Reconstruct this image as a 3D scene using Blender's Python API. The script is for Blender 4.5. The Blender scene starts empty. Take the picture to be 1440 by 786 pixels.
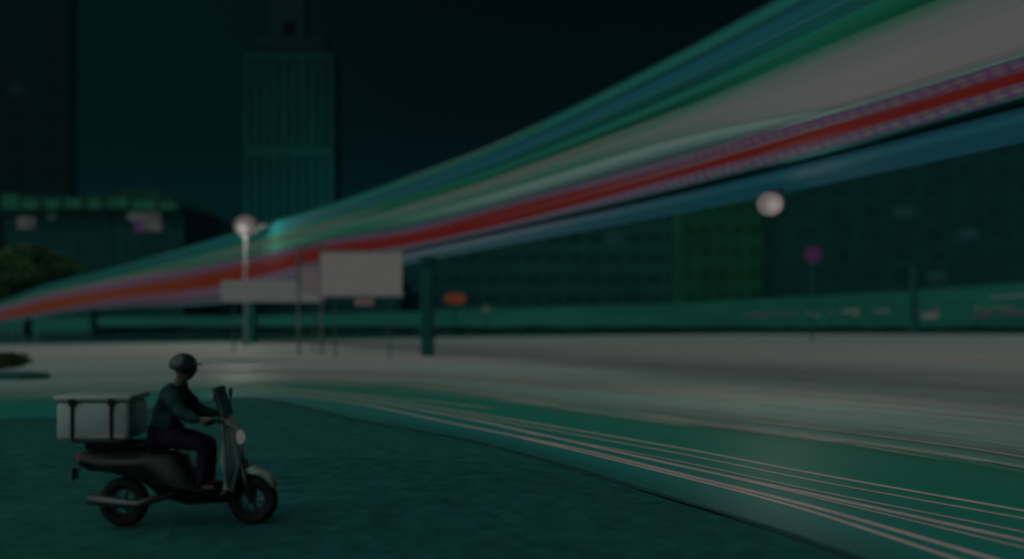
import bpy, bmesh, math, random
from mathutils import Vector, Matrix, noise
random.seed(7)
S = bpy.context.scene
C = S.collection
# ------------------------------------------------------------------ camera
H = 2.1; F = 1250.0; HZ = 452.0
cam = bpy.data.objects.new('camera', bpy.data.cameras.new('camera')); C.objects.link(cam)
cam.location = (0, 0, H); cam.rotation_euler = (math.radians(90), 0, 0)
cam.data.sensor_width = 36; cam.data.lens = 36*F/1440
cam.data.shift_y = (HZ-393)/1440
cam.data.clip_start = 0.05; cam.data.clip_end = 5000
cam.data.dof.use_dof = True; cam.data.dof.focus_distance = 11.5; cam.data.dof.aperture_fstop = .25
S.camera = cam
S.view_settings.view_transform = 'Standard'; S.view_settings.look = 'None'
S.view_settings.exposure = 0; S.view_settings.gamma = 1; S.view_settings.use_curve_mapping = False

def lin(r, g, b):
    f = lambda c: (c/255/12.92) if c/255 <= 0.04045 else ((c/255+0.055)/1.055)**2.4
    return (f(r), f(g), f(b), 1)
# ------------------------------------------------------------------ night sky
W = bpy.data.worlds.new('World'); S.world = W; W.use_nodes = True
nt = W.node_tree; nt.nodes.clear()
out = nt.nodes.new('ShaderNodeOutputWorld'); bg = nt.nodes.new('ShaderNodeBackground')
tc = nt.nodes.new('ShaderNodeTexCoord'); sep = nt.nodes.new('ShaderNodeSeparateXYZ')
nt.links.new(tc.outputs['Generated'], sep.inputs[0])
def wramp(stops):
    r = nt.nodes.new('ShaderNodeValToRGB'); nt.links.new(sep.outputs['Z'], r.inputs[0])
    e = r.color_ramp.elements
    e[0].position, e[0].color = stops[0]; e[1].position, e[1].color = stops[-1]
    for p, c in stops[1:-1]:
        k = e.new(p); k.color = c
    return r
r1 = wramp([(0, lin(3,22,28)), (.12, lin(2,18,24)), (.2, lin(1,8,14)), (.32, lin(0,1,3))])
r2 = wramp([(0, lin(3,24,28)), (.13, lin(2,18,22)), (.2, lin(1,13,14)), (.4, lin(1,12,10))])
mr = nt.nodes.new('ShaderNodeMapRange'); nt.links.new(sep.outputs['X'], mr.inputs[0])
mr.inputs[1].default_value = -.32; mr.inputs[2].default_value = -.12
mx = nt.nodes.new('ShaderNodeMix'); mx.data_type = 'RGBA'
nt.links.new(mr.outputs[0], mx.inputs[0]); nt.links.new(r2.outputs[0], mx.inputs[6]); nt.links.new(r1.outputs[0], mx.inputs[7])
nt.links.new(mx.outputs[2], bg.inputs[0]); bg.inputs[1].default_value = 1.0
nt.links.new(bg.outputs[0], out.inputs[0])
# the general glow of the city at night, one broad soft source from the left
sun = bpy.data.objects.new('sun', bpy.data.lights.new('sun', 'SUN')); C.objects.link(sun)
sun.data.energy = 0.88; sun.data.angle = math.radians(95); sun.data.color = (.86, 1, .95)
sun.rotation_euler = Vector((-.66, -.42, .62)).to_track_quat('Z', 'Y').to_euler()

# ------------------------------------------------------------------ helpers
def P(px, py, Y): return Vector(((px-720)/F*Y, Y, H+(HZ-py)/F*Y))
def G(px, py, z=0):
    Y = F*(H-z)/(py-HZ); return Vector(((px-720)/F*Y, Y, z))
def tag(o, label=None, cat=None, group=None, kind=None):
    if label: o['label'] = label
    if cat: o['category'] = cat
    if group: o['group'] = group
    if kind: o['kind'] = kind
    return o
def thing(name, label, cat, loc=(0,0,0), rz=0, group=None):
    o = bpy.data.objects.new(name, None); C.objects.link(o); o.location = loc; o.rotation_euler = (0,0,rz)
    o.empty_display_size = .3
    return tag(o, label, cat, group)
def obj(name, bm, m, parent=None, smooth=False):
    bmesh.ops.recalc_face_normals(bm, faces=bm.faces)
    me = bpy.data.meshes.new(name); bm.to_mesh(me); bm.free()
    if m: me.materials.append(m)
    if smooth:
        for p in me.polygons: p.use_smooth = True
    o = bpy.data.objects.new(name, me); C.objects.link(o); o.parent = parent
    return o
def struct(name, bm, m): return tag(obj(name, bm, m), kind='structure')
def B(): return bmesh.new()
def box(bm, x0, x1, y0, y1, z0, z1, bev=0):
    r = bmesh.ops.create_cube(bm, size=1, matrix=Matrix.Translation(((x0+x1)/2,(y0+y1)/2,(z0+z1)/2)) @ Matrix.Diagonal((x1-x0,y1-y0,z1-z0,1)))
    if bev:
        es = list({e for v in r['verts'] for e in v.link_edges})
        bmesh.ops.bevel(bm, geom=es, offset=bev, segments=2, affect='EDGES', profile=.5)
    return bm
def tube(bm, pts, rad, n=10):
    pts = [Vector(p) for p in pts]
    if not hasattr(rad, '__len__'): rad = [rad]*len(pts)
    rings = []
    for i, p in enumerate(pts):
        t = (pts[min(i+1, len(pts)-1)]-pts[max(i-1, 0)]).normalized()
        a = t.cross(Vector((0,0,1)) if abs(t.z) < .9 else Vector((1,0,0))).normalized(); b = t.cross(a)
        rings.append([bm.verts.new(p+(a*math.cos(2*math.pi*k/n)+b*math.sin(2*math.pi*k/n))*rad[i]) for k in range(n)])
    for q, r in zip(rings, rings[1:]):
        for k in range(n): bm.faces.new((q[k], q[(k+1)%n], r[(k+1)%n], r[k]))
    bm.faces.new(rings[0][::-1]); bm.faces.new(rings[-1])
    return bm
def ell(bm, c, r, seg=20, rings=14, rot=None):
    m = Matrix.Translation(c) @ (rot or Matrix()) @ Matrix.Diagonal((*r, 1))
    bmesh.ops.create_uvsphere(bm, u_segments=seg, v_segments=rings, radius=1, matrix=m); return bm
def torus(bm, c, R_, r_, n=32, m=10):           # axis along local y
    vs = [[bm.verts.new((c[0]+(R_+r_*math.cos(b))*math.cos(a), c[1]+r_*math.sin(b), c[2]+(R_+r_*math.cos(b))*math.sin(a)))
           for b in [2*math.pi*j/m for j in range(m)]] for a in [2*math.pi*i/n for i in range(n)]]
    for i in range(n):
        for j in range(m):
            bm.faces.new((vs[i][j], vs[(i+1)%n][j], vs[(i+1)%n][(j+1)%m], vs[i][(j+1)%m]))
    return bm

# ------------------------------------------------------------------ materials
MATS = {}
def mat(name, col, rough=.6, var=.25, scale=3, spec=.1, bump=0, metal=0, emit=0, ecol=None, stretch=None):
    if name in MATS: return MATS[name]
    m = bpy.data.materials.new(name); m.use_nodes = True; n = m.node_tree; b = n.nodes['Principled BSDF']
    k = 1 if emit or name.startswith(('road_paint','worn','pale','white_box','tree_leaves')) else .72
    c = (*[x*k for x in col[:3]], 1)
    t = n.nodes.new('ShaderNodeTexCoord'); mp = n.nodes.new('ShaderNodeMapping'); ns = n.nodes.new('ShaderNodeTexNoise')
    n.links.new(t.outputs['Object'], mp.inputs[0]); n.links.new(mp.outputs[0], ns.inputs['Vector'])
    if stretch: mp.inputs['Scale'].default_value = stretch
    ns.inputs['Scale'].default_value = scale; ns.inputs['Detail'].default_value = 6; ns.inputs['Roughness'].default_value = .62
    r = n.nodes.new('ShaderNodeValToRGB'); n.links.new(ns.outputs[0], r.inputs[0])
    r.color_ramp.elements[0].position = .3; r.color_ramp.elements[1].position = .7
    r.color_ramp.elements[0].color = tuple(x*(1-var) for x in c[:3])+(1,)
    r.color_ramp.elements[1].color = tuple(min(1, x*(1+var)) for x in c[:3])+(1,)
    if emit: b.inputs['Base Color'].default_value = (.02,.02,.02,1)
    else: n.links.new(r.outputs[0], b.inputs['Base Color'])
    b.inputs['Roughness'].default_value = rough; b.inputs['Specular IOR Level'].default_value = 0 if emit else spec
    b.inputs['Metallic'].default_value = metal
    if emit:
        if ecol: b.inputs['Emission Color'].default_value = (*ecol[:3], 1)
        else: n.links.new(r.outputs[0], b.inputs['Emission Color'])
        b.inputs['Emission Strength'].default_value = emit
    if bump:
        bp = n.nodes.new('ShaderNodeBump'); bp.inputs['Strength'].default_value = bump; bp.inputs['Distance'].default_value = .02
        n2 = n.nodes.new('ShaderNodeTexNoise'); n2.inputs['Scale'].default_value = scale*14; n2.inputs['Detail'].default_value = 5
        n.links.new(t.outputs['Object'], n2.inputs['Vector'])
        n.links.new(n2.outputs[0], bp.inputs['Height']); n.links.new(bp.outputs[0], b.inputs['Normal'])
    MATS[name] = m; return m
def light_mat(name, col, s=1.0, var=.1, scale=1.5):
    return mat(name, col, rough=.5, var=var, scale=scale, emit=s)

def band_mat(name, stops, emit=0., rough=.6, streak=.25, dots=None, useg=None, estops=None):
    """bands along a body: colour ramp over UV.y (0 bottom, 1 top), streaked along UV.x (metres)."""
    m = bpy.data.materials.new(name); m.use_nodes = True; n = m.node_tree; b = n.nodes['Principled BSDF']
    if not emit and not name.startswith('concrete'):
        stops = [(p, tuple(x*.72 for x in c[:3])+(1,)) for p, c in stops]
        if estops: estops = [(p, tuple(x*.72 for x in c[:3])+(1,)) for p, c in estops]
    b.inputs['Specular IOR Level'].default_value = 0 if emit else .06
    L = n.links.new
    uv = n.nodes.new('ShaderNodeUVMap'); sp = n.nodes.new('ShaderNodeSeparateXYZ'); L(uv.outputs[0], sp.inputs[0])
    r = n.nodes.new('ShaderNodeValToRGB'); L(sp.outputs['Y'], r.inputs[0]); e = r.color_ramp.elements
    r.color_ramp.interpolation = 'EASE'
    e[0].position, e[0].color = stops[0]; e[1].position, e[1].color = stops[-1]
    for p, c in stops[1:-1]: k = e.new(p); k.color = c
    mp = n.nodes.new('ShaderNodeMapping'); L(uv.outputs[0], mp.inputs[0]); mp.inputs['Scale'].default_value = (.03, 10, 1)
    ns = n.nodes.new('ShaderNodeTexNoise'); ns.inputs['Scale'].default_value = 1; ns.inputs['Detail'].default_value = 8
    ns.inputs['Roughness'].default_value = .7
    L(mp.outputs[0], ns.inputs['Vector'])
    mr = n.nodes.new('ShaderNodeMapRange'); L(ns.outputs[0], mr.inputs[0])
    mr.inputs[1].default_value = .3; mr.inputs[2].default_value = .7; mr.inputs[3].default_value = 1-streak; mr.inputs[4].default_value = 1+streak
    col = r.outputs[0]
    if useg:      # second set of colours taking over farther down the body
        r2 = n.nodes.new('ShaderNodeValToRGB'); L(sp.outputs['Y'], r2.inputs[0]); e = r2.color_ramp.elements
        r2.color_ramp.interpolation = 'EASE'
        st = estops
        e[0].position, e[0].color = st[0]; e[1].position, e[1].color = st[-1]
        for p, c in st[1:-1]: k = e.new(p); k.color = c
        m2 = n.nodes.new('ShaderNodeMapRange'); L(sp.outputs['X'], m2.inputs[0]); m2.interpolation_type = 'SMOOTHSTEP'
        m2.inputs[1].default_value = useg[0]; m2.inputs[2].default_value = useg[1]
        q = n.nodes.new('ShaderNodeMix'); q.data_type = 'RGBA'; L(m2.outputs[0], q.inputs[0]); L(col, q.inputs[6]); L(r2.outputs[0], q.inputs[7]); col = q.outputs[2]
    if dots:
        vo = n.nodes.new('ShaderNodeTexVoronoi'); vo.inputs['Randomness'].default_value = .15; vo.inputs['Scale'].default_value = 1
        md = n.nodes.new('ShaderNodeMapping'); L(uv.outputs[0], md.inputs[0]); md.inputs['Scale'].default_value = (dots[0], dots[1], 1)
        md.inputs['Rotation'].default_value = (0, 0, .25)
        L(md.outputs[0], vo.inputs['Vector'])
        cr = n.nodes.new('ShaderNodeMapRange'); L(vo.outputs['Distance'], cr.inputs[0]); cr.inputs[1].default_value = .25; cr.inputs[2].default_value = .5
        cr.inputs[4].default_value = dots[3]
        q = n.nodes.new('ShaderNodeMix'); q.data_type = 'RGBA'; L(cr.outputs[0], q.inputs[0]); L(col, q.inputs[6]); q.inputs[7].default_value = dots[2]; col = q.outputs[2]
    vm = n.nodes.new('ShaderNodeVectorMath'); vm.operation = 'SCALE'; L(col, vm.inputs[0]); L(mr.outputs[0], vm.inputs['Scale'])
    L(vm.outputs[0], b.inputs['Base Color'])
    b.inputs['Roughness'].default_value = rough
    if emit:
        L(vm.outputs[0], b.inputs['Emission Color']); b.inputs['Emission Strength'].default_value = emit
        if emit >= .9:
            b.inputs['Base Color'].default_value = (.02,.02,.02,1)
            for l in list(n.links):
                if l.to_socket == b.inputs['Base Color']: n.links.remove(l)
    return m

# ------------------------------------------------------------------ ground
def interp(keys, vals, x):
    if keys[0] > keys[-1]: keys, vals = keys[::-1], vals[::-1]
    if x <= keys[0]:  return vals[0] + (vals[1]-vals[0])/(keys[1]-keys[0])*(x-keys[0])
    if x >= keys[-1]: return vals[-1] + (vals[-1]-vals[-2])/(keys[-1]-keys[-2])*(x-keys[-1])
    for i in range(len(keys)-1):
        if keys[i] <= x <= keys[i+1]:
            t = (x-keys[i])/(keys[i+1]-keys[i]); d = keys[i+1]-keys[i]
            m0 = (vals[i+1]-vals[i-1])/(keys[i+1]-keys[i-1]) if i > 0 else (vals[i+1]-vals[i])/d
            m1 = (vals[i+2]-vals[i])/(keys[i+2]-keys[i]) if i+2 < len(keys) else (vals[i+1]-vals[i])/d
            return (2*t**3-3*t*t+1)*vals[i]+(t**3-2*t*t+t)*d*m0+(-2*t**3+3*t*t)*vals[i+1]+(t**3-t*t)*d*m1
def curve_px(pts, xs): return [(x, interp([p[0] for p in pts], [p[1] for p in pts], x)) for x in xs]

bm = B(); bmesh.ops.create_grid(bm, x_segments=2, y_segments=2, size=2500, matrix=Matrix.Translation((0,1500,-.012)))
struct('ground', bm, mat('ground_asphalt', (.012,.09,.078), .8, .3, .8, bump=.2))
bm = B(); box(bm, -400, 400, -30, -12, -.008, -.004)
bm.free()

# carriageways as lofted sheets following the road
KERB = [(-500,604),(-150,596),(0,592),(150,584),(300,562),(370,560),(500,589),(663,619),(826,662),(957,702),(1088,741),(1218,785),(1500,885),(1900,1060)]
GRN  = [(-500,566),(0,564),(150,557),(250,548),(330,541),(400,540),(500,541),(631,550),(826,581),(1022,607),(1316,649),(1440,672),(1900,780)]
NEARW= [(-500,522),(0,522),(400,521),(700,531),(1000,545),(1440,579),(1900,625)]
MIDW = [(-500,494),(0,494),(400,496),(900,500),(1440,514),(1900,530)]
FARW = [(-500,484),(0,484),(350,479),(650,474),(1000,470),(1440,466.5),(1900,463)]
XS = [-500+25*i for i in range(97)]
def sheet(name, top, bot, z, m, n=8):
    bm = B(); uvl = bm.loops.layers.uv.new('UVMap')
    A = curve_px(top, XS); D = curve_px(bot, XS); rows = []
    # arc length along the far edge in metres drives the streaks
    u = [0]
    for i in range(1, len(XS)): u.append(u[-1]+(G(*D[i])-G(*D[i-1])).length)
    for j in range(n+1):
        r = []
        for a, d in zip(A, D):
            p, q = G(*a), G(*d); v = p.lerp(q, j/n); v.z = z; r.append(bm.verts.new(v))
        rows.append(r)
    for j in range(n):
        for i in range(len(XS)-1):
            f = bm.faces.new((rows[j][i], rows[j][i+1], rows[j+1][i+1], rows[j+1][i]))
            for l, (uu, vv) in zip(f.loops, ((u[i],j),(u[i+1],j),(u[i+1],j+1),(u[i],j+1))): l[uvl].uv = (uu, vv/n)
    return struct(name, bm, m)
def road_mat(name, stops, rough=.42, streak=.22, vs=14, us=.03):
    m = band_mat(name, stops, rough=rough, streak=streak)
    n = m.node_tree
    for x in n.nodes:
        if x.type == 'MAPPING': x.inputs['Scale'].default_value = (us, vs, 1)
    t = n.nodes.new('ShaderNodeTexCoord'); n2 = n.nodes.new('ShaderNodeTexNoise'); n2.inputs['Scale'].default_value = 35; n2.inputs['Detail'].default_value = 5
    bp = n.nodes.new('ShaderNodeBump'); bp.inputs['Strength'].default_value = .35; bp.inputs['Distance'].default_value = .01
    n.links.new(t.outputs['Object'], n2.inputs['Vector']); n.links.new(n2.outputs[0], bp.inputs['Height'])
    n.links.new(bp.outputs[0], n.nodes['Principled BSDF'].inputs['Normal'])
    n.nodes['Principled BSDF'].inputs['Specular IOR Level'].default_value = .1
    return m
c4 = lambda r, g, b: (r, g, b, 1)
sheet('road', FARW, MIDW, 0, road_mat('concrete_far_lit', [(0,c4(.42,.52,.47)),(.5,c4(.50,.54,.51)),(1,c4(.62,.57,.56))], vs=7))  # headlight brightness painted into these three pale road sheets
sheet('road', MIDW, NEARW, 0, road_mat('concrete_mid_lit', [(0,c4(.60,.56,.55)),(.25,c4(.56,.57,.55)),(1,c4(.44,.51,.48))], vs=16, streak=.3))
sheet('road', NEARW, GRN, 0, road_mat('concrete_near_lit', [(0,c4(.43,.51,.48)),(.55,c4(.32,.45,.40)),(.85,c4(.18,.34,.28)),(1,c4(.05,.26,.17))], streak=.42, vs=18))
sheet('green_road_edge', GRN, KERB, 0, road_mat('green_tinted_road', [(0,c4(.06,.34,.24)),(.4,c4(.035,.36,.25)),(.8,c4(.035,.35,.3)),(1,c4(.025,.22,.21))], streak=.06, rough=.5, vs=5))  # near road strip, with the green night light put into its colour

# raised pavement in the foreground, with a kerb
pav = mat('pavement_asphalt', (.027,.2,.16), .75, .34, 4, bump=1.2)
bm = B(); K = [G(x, y, .1) for x, y in curve_px(KERB, XS)]
K = [p for p in K if p.y > 1]
top = [bm.verts.new(p) for p in K]; low = [bm.verts.new((p.x, p.y, -.01)) for p in K]
near = [bm.verts.new((p.x*1.0, -6, .1)) for p in K]
for i in range(len(K)-1):
    bm.faces.new((top[i], top[i+1], low[i+1], low[i])); bm.faces.new((near[i], near[i+1], top[i+1], top[i]))
struct('pavement', bm, pav)
bm = B()
rows = []
for i, p in enumerate(K):
    a = K[max(0, i-1)]; b = K[min(len(K)-1, i+1)]; t = (b-a).normalized(); nn = Vector((t.y, -t.x, 0))
    if nn.y > 0: nn = -nn
    rows.append((p-nn*.012, p+nn*.14))
for (a, b), (c, d) in zip(rows, rows[1:]):
    v = [bm.verts.new((q.x, q.y, z)) for q, z in ((a,.104),(b,.104),(d,.104),(c,.104))]; bm.faces.new(v)
    v2 = [bm.verts.new((q.x, q.y, z)) for q, z in ((a,.104),(c,.104),(c,0),(a,0))]; bm.faces.new(v2)
struct('kerb', bm, mat('kerb_stone', (.018,.115,.115), .7, .25, 4, bump=.3))

# vehicle light trails, drawn as painted lines on the road
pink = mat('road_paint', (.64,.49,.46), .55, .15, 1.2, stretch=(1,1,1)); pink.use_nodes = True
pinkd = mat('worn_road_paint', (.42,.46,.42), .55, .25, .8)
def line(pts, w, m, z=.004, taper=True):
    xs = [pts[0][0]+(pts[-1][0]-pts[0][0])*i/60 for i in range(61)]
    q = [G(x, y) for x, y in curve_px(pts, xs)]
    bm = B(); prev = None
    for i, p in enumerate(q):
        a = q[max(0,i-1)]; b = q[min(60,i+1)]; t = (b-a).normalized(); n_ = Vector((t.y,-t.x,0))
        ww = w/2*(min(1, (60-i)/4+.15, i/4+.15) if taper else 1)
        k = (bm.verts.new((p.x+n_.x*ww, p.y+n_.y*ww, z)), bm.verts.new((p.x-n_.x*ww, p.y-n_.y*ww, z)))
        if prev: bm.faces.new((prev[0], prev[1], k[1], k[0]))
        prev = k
    struct('light_trail_line', bm, m)
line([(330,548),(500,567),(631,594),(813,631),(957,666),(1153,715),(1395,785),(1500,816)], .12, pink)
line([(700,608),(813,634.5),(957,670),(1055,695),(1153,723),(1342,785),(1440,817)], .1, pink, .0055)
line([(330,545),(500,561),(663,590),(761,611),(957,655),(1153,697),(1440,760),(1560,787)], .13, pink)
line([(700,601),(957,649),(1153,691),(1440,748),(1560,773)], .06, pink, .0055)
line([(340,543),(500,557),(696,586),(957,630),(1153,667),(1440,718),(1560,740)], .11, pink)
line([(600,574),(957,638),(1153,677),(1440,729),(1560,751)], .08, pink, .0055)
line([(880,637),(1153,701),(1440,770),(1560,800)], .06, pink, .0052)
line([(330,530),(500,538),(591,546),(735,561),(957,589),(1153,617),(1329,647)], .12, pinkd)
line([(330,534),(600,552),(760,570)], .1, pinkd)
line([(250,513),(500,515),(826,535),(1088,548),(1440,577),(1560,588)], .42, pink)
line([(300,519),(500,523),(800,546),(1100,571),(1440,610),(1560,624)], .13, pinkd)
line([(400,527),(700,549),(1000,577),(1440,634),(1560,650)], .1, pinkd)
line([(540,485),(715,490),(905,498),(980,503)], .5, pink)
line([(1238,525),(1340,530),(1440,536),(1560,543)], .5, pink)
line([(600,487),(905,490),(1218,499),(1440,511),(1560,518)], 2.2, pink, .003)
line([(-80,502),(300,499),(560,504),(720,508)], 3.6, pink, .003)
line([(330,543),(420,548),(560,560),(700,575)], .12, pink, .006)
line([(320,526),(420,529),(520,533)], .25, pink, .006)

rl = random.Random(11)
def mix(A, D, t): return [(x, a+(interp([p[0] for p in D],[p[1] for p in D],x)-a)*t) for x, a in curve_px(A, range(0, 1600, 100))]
for k in range(44):  # more fine light trails painted across the road bands
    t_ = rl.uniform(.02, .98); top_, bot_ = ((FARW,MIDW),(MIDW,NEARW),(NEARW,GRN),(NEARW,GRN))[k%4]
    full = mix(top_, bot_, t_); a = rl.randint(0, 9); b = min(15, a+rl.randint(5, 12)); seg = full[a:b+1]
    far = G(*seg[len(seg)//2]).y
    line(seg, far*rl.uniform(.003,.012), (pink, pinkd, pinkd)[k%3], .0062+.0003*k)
bm = B(); Q = [G(x,y,.1) for x,y in ((318,646),(520,643),(700,650),(860,677),(1010,721),(1150,768),(1240,800),(1240,1300),(-300,1300),(120,900))]
vv = [bm.verts.new((p.x,p.y,.104)) for p in Q]; bm.faces.new(vv)
struct('pavement_patch', bm, mat('patch_asphalt', (.018,.16,.155), .8, .34, 4.5, bump=.8))
# traffic island at left with hedge
bm = B(); pts = [G(-260,529,.13), G(30,529,.13), G(62,527.5,.13), G(70,525,.13), G(50,522.5,.13), G(-260,521,.13)]
t_ = [bm.verts.new(p) for p in pts]; b_ = [bm.verts.new((p.x,p.y,-.01)) for p in pts]; bm.faces.new(t_)
for i in range(6): bm.faces.new((t_[i], t_[(i+1)%6], b_[(i+1)%6], b_[i]))
struct('traffic_island', bm, mat('island_concrete', (.03,.16,.14), .7, .3, 2))

# far bank beyond the road
bm = B(); prof = [(-700,446),(0,446),(300,445),(570,438),(950,426),(1200,413),(1440,397),(1900,375),(2400,360)]
rows = []
for i in range(80):
    x = -700+i*39
    yt = interp([p[0] for p in prof],[p[1] for p in prof], x)
    zt = H+(HZ-yt)/F*172 + .25*noise.noise(Vector((x*.02, 0, 3)))
    X = (x-720)/F*164
    rows.append([bm.verts.new(v) for v in ((X,150,0),(X,154,.15),(X*1.02,166,zt*.9),(X*1.05,172,zt),(X*1.2,230,zt*.6))])
for a, b in zip(rows, rows[1:]):
    for k in range(4): bm.faces.new((a[k], b[k], b[k+1], a[k+1]))
struct('grass_bank', bm, mat('bank_grass', (.028,.24,.17), .9, .35, .06, bump=.3, stretch=(.4,1,1)))

# ------------------------------------------------------------------ leaf clumps
def leaves(bm, blobs, n, size, rnd, hollow=.55):
    tot = sum(b[1][0]*b[1][1]*b[1][2] for b in blobs)
    for c, r in blobs:
        for _ in range(int(n*r[0]*r[1]*r[2]/tot)):
            while True:
                d = Vector((rnd.uniform(-1,1), rnd.uniform(-1,1), rnd.uniform(-1,1)))
                if d.length < 1 and (d.length > hollow or rnd.random() < .3): break
            p = Vector(c)+Vector((d.x*r[0], d.y*r[1], d.z*r[2]))
            if noise.noise(p*(1.2/max(size*3,.2))) < -.28: continue
            s = size*rnd.uniform(.5, 1.4)
            a = Vector((rnd.gauss(0,1), rnd.gauss(0,1), rnd.gauss(0,.6))).normalized(); b = a.orthogonal().normalized()
            b.rotate(Matrix.Rotation(rnd.uniform(0, 6.28), 3, a))
            c2 = a.cross(b)
            bm.faces.new([bm.verts.new(q) for q in (p-a*s, p+b*s*.5, p+a*s, p-b*s*.5+c2*s*.2)])
def leaf_mat(name, col):
    return mat(name, col, .6, .55, .35, spec=.3)
rnd = random.Random(3)
t = thing('round_tree', 'broad round dark green tree at the left edge above the red tail of the light trail', 'tree', P(38,470,142)*Vector((1,1,0)) if False else (P(38,400,142).x, 142, 0))
t.scale = (1.2,1.1,1.08)
bm = B(); tube(bm, [(0,0,-.1),(.2,0,2),(0,.1,4.5),(.3,0,6.5)], [.55,.42,.34,.2], 12)
for a in range(7):
    an = a*.9; tube(bm, [(0,0,3.5+a*.25),(math.cos(an)*2,math.sin(an)*2,5.5+a*.2),(math.cos(an)*4,math.sin(an)*3.6,7+a*.3)], [.2,.13,.05], 7)
obj('trunk', bm, mat('bark', (.04,.045,.03), .9, .4, 4, bump=.5), t, True)
bm = B(); blobs = [((0,0,8.6),(5.4,4.6,3.4))]
for k in range(26):
    a = rnd.uniform(0, 6.28); e = rnd.uniform(-.3,1.3); rr = 5.6*math.cos(e)
    blobs.append(((rr*math.cos(a)+ (1.2 if k%3==0 else 0), rr*.8*math.sin(a), 8.0+3.6*math.sin(e)), (rnd.uniform(1.1,2.3),rnd.uniform(1.1,2),rnd.uniform(.8,1.5))))
blobs += [((-5,0,7.8),(3.2,3,3)), ((6.2,0,6.6),(3.2,2.6,2)), ((8.6,0,5.9),(2.3,1.8,1.3)), ((0,0,11.6),(3.6,3,1.8)), ((10.2,0,5.2),(1.5,1.3,.8))]
leaves(bm, blobs, 17000, .3, rnd)
obj('crown', bm, leaf_mat('tree_leaves', (.085,.18,.05)), t)

def bush(name, label, px, Y, w, h, n, col, cat='bush', group=None, size=.05):
    rr = random.Random(px+int(Y)); p = P(px, HZ, Y); b = thing(name, label, cat, (p.x, Y, 0), 0, group)
    bm = B(); bl = []
    for k in range(14): bl.append(((rr.uniform(-w,w)*.75, rr.uniform(-w,w)*.35, h*rr.uniform(.3,.78)), (w*.28, w*.25, h*.28)))
    bl.append(((0,0,h*.45),(w*.85,w*.45,h*.5)))
    leaves(bm, bl, n, size, rr, .2); obj('foliage', bm, leaf_mat('leaves_'+str(col[1]), col), b)
    bm = B()
    for k in range(5): tube(bm, [(rr.uniform(-.2,.2)*w,0,-.02),(rr.uniform(-.5,.5)*w,rr.uniform(-.2,.2)*w,h*.6)], [.03,.015], 6)
    obj('stem', bm, mat('bark', (0,0,0)), b)
    return b
o = bush('clipped_bush', 'low clipped green bush on the traffic island at the left edge', 4, 37.0, 1.25, .75, 6000, (.05,.12,.025), size=.045); o.location.z = .12
o = bush('clipped_bush', 'dark shrub behind the low bush, partly cut by the left edge', -60, 39.5, 1.1, .6, 3000, (.04,.1,.03), size=.05); o.location.z = .12

# hedge along the far kerb
bm = B(); rr = random.Random(5)
for k in range(26000):
    x = rr.uniform(-70, 125); h_ = 1.25+.3*noise.noise(Vector((x*.15,0,0)))
    y = 149+rr.uniform(-.6,.6); z = h_*rr.random()**.6
    s = rr.uniform(.1,.28); a = Vector((rr.gauss(0,1),rr.gauss(0,1),rr.gauss(0,1))).normalized()*s; b = a.orthogonal().normalized()*s*.6
    p = Vector((x,y,z)); bm.faces.new([bm.verts.new(q) for q in (p-a, p+b, p+a, p-b)])
tag(obj('hedge', bm, leaf_mat('hedge_leaves', (.012,.06,.04))), 'long low dark hedge along the far edge of the wide road', 'hedge')

# ------------------------------------------------------------------ buildings
def building(name, label, x0, x1, ytop, Y, depth, col, floors=8, bays=12, win=None, parapet=True, lit=(), cat='building', wcol=(.015,.09,.09), wfrac=(.62,.55), flat=False):
    a, b = P(x0, HZ, Y).x, P(x1, HZ, Y).x; zt = P(0, ytop, Y).z
    t = thing(name, label, cat, ((a+b)/2, Y, 0)); w = (b-a)/2
    bm = B(); box(bm, -w, w, 0, depth, -.1, zt); 
    for k in range(1, floors): box(bm, -w-.12, w+.12, -.15, depth+.1, zt*k/floors-.18, zt*k/floors+.1)
    obj('wall', bm, mat(name+'_wall_%s_%d' % (cat, x0), col, .8, .3, .12), t)
    bm = B(); box(bm, -w-.4, w+.4, -.5, depth+.4, zt+.003, zt+max(.5, zt*.025)); obj('parapet', bm, mat(name+'_cap_%d' % x0, tuple(c*1.25 for c in col), .8), t)
    wm = mat('dark_window_glass_%g' % wcol[1], wcol, .8, .4, .2, spec=.05)
    cw = 2*w/bays; ch = zt/floors
    cells = [(i, k) for k in range(floors) for i in range(bays)]
    if len(cells) > 100: cells = cells
    for i, k in cells[:]:
        bm = B(); cx = -w+cw*(i+.5); cz = ch*(k+.5)
        box(bm, cx-cw*wfrac[0]/2, cx+cw*wfrac[0]/2, -.06, .1, cz-ch*wfrac[1]/2, cz+ch*wfrac[1]/2)
        m_ = wm
        if (i, k) in lit: m_ = lit[(i, k)]
        obj('window', bm, m_, t)
    return t, w, zt
dim = light_mat('dim_lit_window', lin(8,34,35), 1, .3, .3)
dim2 = light_mat('dim_green_window', lin(8,34,30), 1, .3, .3)
building('office_block', 'wide dark office block behind the road, below the middle of the light trail', 566, 962, 292, 235, 25, (.024,.15,.152), 6, 14, wfrac=(.8,.5), lit={(10,4):dim})
building('green_block', 'dim green building between the two wider dark blocks', 958, 1072, 215, 222, 25, (.024,.16,.095), 8, 5, wfrac=(.6,.45), wcol=(.018,.11,.052))
building('apartment_block', 'tall dark apartment block on the right under the light trail with faint windows', 1068, 1520, 165, 223, 25, (.018,.105,.105), 10, 10, wfrac=(.6,.5), lit={(6,4):dim,(5,2):dim2,(4,5):dim2})
building('low_block', 'long low dark building at left under the orange end of the light trail', 128, 563, 398, 215, 18, (.024,.14,.135), 3, 24, wfrac=(.7,.5))
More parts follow.
